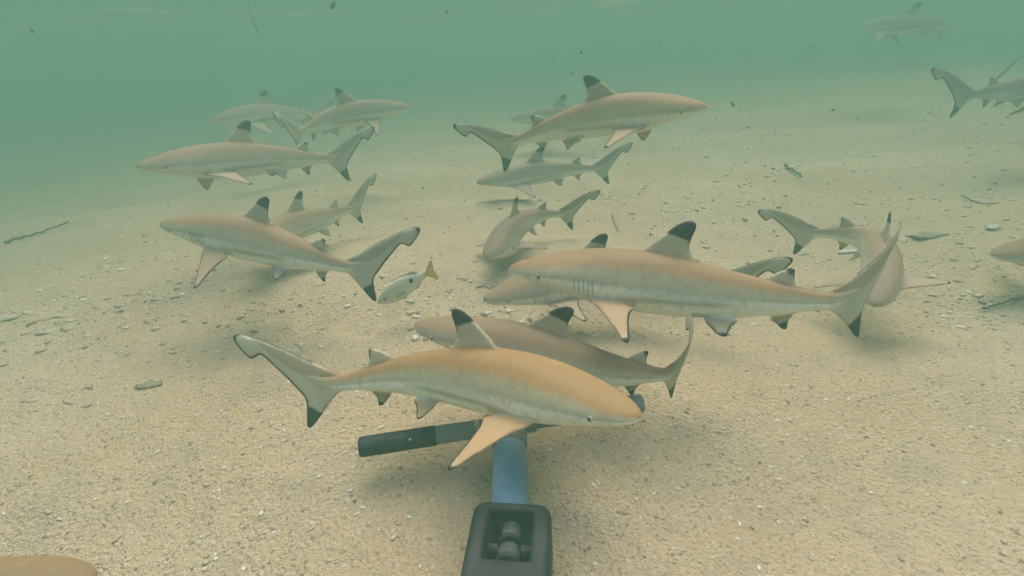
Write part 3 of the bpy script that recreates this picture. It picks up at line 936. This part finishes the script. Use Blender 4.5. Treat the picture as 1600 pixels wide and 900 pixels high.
twig('twig', [(745, 452), (755, 449), (766, 452), (778, 447)], .0014, 'tiny curled weed strand under the small shark nosing forward', 'twig', lift=.002)

# ------------------------------------------------------------------ coral rubble
def rubble_material():
    m = NT('coral_rubble'); tc = m.add('ShaderNodeTexCoord').outputs['Object']
    inf = m.add('ShaderNodeObjectInfo').outputs['Random']
    n = m.noise(tc, 130, 4, .65)
    a = m.mix(inf, (.38, .305, .195), (.58, .49, .345))
    c = m.mix(m.sstep(n, .45, .72), a, (.34, .275, .185))
    return m.done(c, .9, .06, m.bump(n, .6, .002))
RUB = rubble_material()
def gravel_material():
    m = NT('sand_gravel'); tc = m.add('ShaderNodeTexCoord').outputs['Object']
    t = m.attr('tone').outputs['Fac']
    n = m.noise(tc, 300, 2)
    c = m.mix(m.sstep(t, 0.0, .25), (.29, .225, .145), (.48, .385, .255))
    c = m.mix(m.sstep(t, .45, .98), c, (.70, .62, .47))
    c = m.mix(m.math('MULTIPLY', m.sstep(n, .5, .7), .35), c, (.22, .18, .12))
    return m.done(c, .9, .06)
GRAV = gravel_material()

def ico():
    bm = bmesh.new(); bmesh.ops.create_icosphere(bm, subdivisions=1, radius=1)
    V = np.array([v.co[:] for v in bm.verts]); Fc = np.array([[v.index for v in f.verts] for f in bm.faces]); bm.free()
    return V, Fc
IV, IF = ico()

def gravel(n, smin, smax, region, seed):
    r = np.random.default_rng(seed)
    xs, ys = region(r, n)
    n = len(xs)
    size = smin * (smax / smin) ** (r.random(n) ** 2.2)
    sc_ = np.stack([size * r.uniform(.8, 1.7, n), size * r.uniform(.6, 1.1, n), size * r.uniform(.35, .7, n)], -1)
    a = r.uniform(0, 2 * math.pi, n)
    nv = len(IV)
    jit = 1 + r.normal(0, .16, (n, nv, 1))
    P = IV[None] * jit * sc_[:, None, :]
    ca, sa = np.cos(a)[:, None], np.sin(a)[:, None]
    x = P[..., 0] * ca - P[..., 1] * sa; y = P[..., 0] * sa + P[..., 1] * ca
    z = P[..., 2] + (ground_z(xs, ys) + sc_[:, 2] * r.uniform(-.1, .6, n))[:, None]
    V = np.stack([x + xs[:, None], y + ys[:, None], z], -1).reshape(-1, 3)
    Fc = (IF[None] + (np.arange(n) * nv)[:, None, None]).reshape(-1, 3)
    tone = np.repeat(r.random(n), nv)
    return V, Fc, tone

def rubble_density(x, y):
    d = vnoise(x * 1.7 + 20, y * 2.3 + 31) + .6 * vnoise(x * 5 + 3, y * 6 + 8)
    d = d + .45 * np.exp(-(((x + 1.05) / .5) ** 2 + ((y - .95) / .28) ** 2))
    d = d + .5 * np.exp(-(((x + .10) / .28) ** 2 + ((y - .98) / .12) ** 2))
    d = d + .5 * np.exp(-(((x - 1.0) / .55) ** 2 + ((y - .80) / .22) ** 2))
    return d
def region_near(r, n):
    x = r.uniform(-1, 1, n * 3); y = r.uniform(.12, 1.15, n * 3); x = x * (.35 + y * 1.25)
    k = rubble_density(x, y) > r.uniform(-.75, .7, n * 3)
    return x[k][:n], y[k][:n]
def region_far(r, n):
    y = 0.8 + 2.6 * r.random(n * 3) ** 1.4; x = r.uniform(-1, 1, n * 3) * (.3 + y * 1.2)
    k = rubble_density(x, y) > r.uniform(-.4, .9, n * 3)
    return x[k][:n], y[k][:n]
parts = [gravel(16000, .0008, .0034, region_near, 3), gravel(4200, .0022, .0085, region_far, 4)]
V = []; Fc = []; T = []; off = 0
for a, b, c in parts:
    V.append(a); Fc.append(b + off); T.append(c); off += len(a)
V = np.concatenate(V); Fc = np.concatenate(Fc)
me = bpy.data.meshes.new('gravel')
me.vertices.add(len(V)); me.vertices.foreach_set('co', V.ravel())
me.loops.add(Fc.size); me.loops.foreach_set('vertex_index', Fc.ravel())
me.polygons.add(len(Fc)); me.polygons.foreach_set('loop_start', np.arange(0, Fc.size, 3))
me.update(calc_edges=True)
attr_f(me, 'tone', np.concatenate(T))
g = link('gravel', me, GRAV, smooth=True)
tag(g, 'loose coral grit and shell bits strewn over the sand', 'gravel', None, 'stuff')

# larger fragments, each a thing of its own
def fragment_mesh(seed):
    r = np.random.default_rng(seed)
    bm = bmesh.new(); bmesh.ops.create_icosphere(bm, subdivisions=2, radius=1)
    V = np.array([v.co[:] for v in bm.verts]); Fc = [[v.index for v in f.verts] for f in bm.faces]; bm.free()
    k = r.normal(0, 1, (5, 3)); ph = r.uniform(0, 6, 5)
    s = 1 + .22 * sum(np.sin(V @ (k[i] * 2.2) + ph[i]) for i in range(5)) / 1.6
    V = V * s[:, None] * np.array([1.35, .70, .34])
    V[:, 2] = np.maximum(V[:, 2], -.3)
    return mesh_py('coral_fragment', V, Fc)
FRAGS = [fragment_mesh(i) for i in range(8)]
for f_ in FRAGS:
    f_.materials.append(RUB); f_.polygons.foreach_set('use_smooth', np.ones(len(f_.polygons), bool))
FR_PIX = [(15, 498, 14), (45, 488, 10), (75, 497, 14), (95, 494, 12), (100, 503, 12), (78, 518, 14), (110, 514, 16), (138, 524, 8), (5, 533, 10), (245, 467, 9), (290, 492, 8),
          (232, 503, 9), (238, 498, 8), (152, 480, 9), (192, 478, 10), (172, 588, 8), (160, 590, 6), (54, 625, 8), (135, 634, 9), (110, 628, 8), (138, 604, 9), (155, 564, 7),
          (700, 462, 6), (716, 470, 7), (690, 470, 6), (672, 462, 6), (660, 470, 5), (730, 463, 6), (706, 452, 5), (648, 488, 6),
          (1258, 397, 9), (1508, 322, 11), (1495, 365, 6), (1526, 406, 8), (1490, 406, 8), (1520, 418, 7), (1560, 419, 7), (1450, 470, 8), (1475, 478, 6), (1510, 490, 7), (1540, 500, 8),
          (1290, 540, 5), (1410, 520, 5), (1378, 585, 5), (990, 748, 5.5), (905, 808, 7), (957, 815, 5), (800, 820, 4), (1080, 600, 4.5), (1230, 560, 4), (1185, 548, 4),
          (1535, 790, 4), (1550, 855, 4), (1340, 830, 4.5), (1420, 690, 5), (1500, 640, 4), (560, 620, 4), (300, 690, 5), (120, 740, 5), (210, 800, 4), (480, 740, 4), (640, 800, 4), (350, 560, 5), (470, 500, 5), (560, 490, 5)]
for i, (px, py, s) in enumerate(FR_PIX):
    p = at_ground(px, py)
    dist = (p - Vector((0, 0, CAM_H))).length
    o = bpy.data.objects.new('coral_fragment', FRAGS[i % 8]); COL.objects.link(o)
    sz = s * .60 * dist / 772.0
    o.scale = (sz, sz, sz * random.uniform(.7, 1.1)); o.location = p + Vector((0, 0, -sz * .02))
    o.rotation_euler = (random.uniform(-.2, .2), random.uniform(-.2, .2), random.uniform(-.7, .7))
    tag(o, 'small rough coral fragment lying loose on the sand', 'coral fragment', 'coral fragments scattered on the sand')

def lone(name, px, py, w, scale, col, col2, label, cat, seed, rz=0.0):
    p = at_ground(px, py); dist = (p - Vector((0, 0, CAM_H))).length
    sz = w * dist / 772.0
    me = fragment_mesh(seed); me.name = name
    o = link(name, me, simple_mat(name + '_mat', col, col2, 3.0, .85, .1, .5, .1))
    o.scale = (sz * scale[0], sz * scale[1], sz * scale[2]); o.location = p + Vector((0, 0, sz * .10)); o.rotation_euler = (0, 0, rz)
    tag(o, label, cat)
lone('shell', 234, 603, 13, (1.0, .9, .7), (.30, .25, .15), (.38, .32, .20), 'brown pointed shell lying alone on the left sand', 'shell', 21, .15)
lone('coral_slab', 1450, 369, 14, (1.1, .8, .6), (.30, .25, .165), (.37, .31, .21), 'flat brown coral slab on the sand right of the head-on shark', 'coral', 22)
lone('shell', 1553, 355, 7, (1.0, .9, .9), (.62, .58, .46), (.70, .66, .54), 'broken white shell near the right edge of the sand', 'shell', 23, .4)
lone('shell', 1327, 394, 10, (1.1, .6, .5), (.62, .57, .44), (.70, .65, .52), 'white shell sliver beneath the head-on shark', 'shell', 24, .1)

# ------------------------------------------------------------------ drifting specks
SPECK = simple_mat('drifting_debris', (.030, .034, .026), (.060, .060, .045), 500, .9, .05)
for i, (px, py, t, s) in enumerate([(895, 115, .9, 2.6), (908, 82, 1.3, 4.0), (375, 109, 1.0, 2.4), (50, 48, 1.1, 3.5), (1031, 71, 1.2, 2.0), (1301, 172, 1.3, 2.8), (1267, 74, 1.2, 1.8),
                                    (1145, 163, 1.9, 6.0), (864, 92, 1.2, 1.8), (698, 19, 1.4, 3.5), (666, 82, 1.3, 1.8), (1340, 184, 1.4, 2.0), (1050, 130, 1.2, 1.6), (520, 8, 1.6, 8.0)]):
    p = at_depth(px, py, t); r = s * .78 * t / 772.0
    o = link('drifting_speck', FRAGS[i % 8].copy(), None); o.data.materials.clear(); o.data.materials.append(SPECK)
    o.scale = (r * .9, r * .8, r * 1.3); o.location = p; o.rotation_euler = (random.uniform(0, 3), random.uniform(0, 3), random.uniform(0, 3))
    tag(o, 'tiny dark speck of debris drifting in the open water', 'debris', 'specks of debris drifting in the water')
def strand(pix, t0, r, label):
    P = [at_depth(x, y, t0) for x, y in pix]; base = P[0]
    C_ = crom([tuple(p - base) for p in P], n=6)
    me = tube_mesh('weed_strand', [Vector(p) for p in C_], [r * (1 - .6 * i / len(C_)) for i in range(len(C_))], 6)
    o = link('weed_strand', me, TWIG); o.location = base
    tag(o, label, 'weed strand')
strand([(405, 54), (400, 44), (396, 34), (391, 20), (388, 4)], 1.5, .0018, 'thin weed strand drifting near the surface at upper left')
strand([(1551, 130), (1565, 116), (1582, 100), (1600, 86), (1618, 72)], 2.0, .0050, 'thin dark slanting strand behind the shark leaving at the right edge')
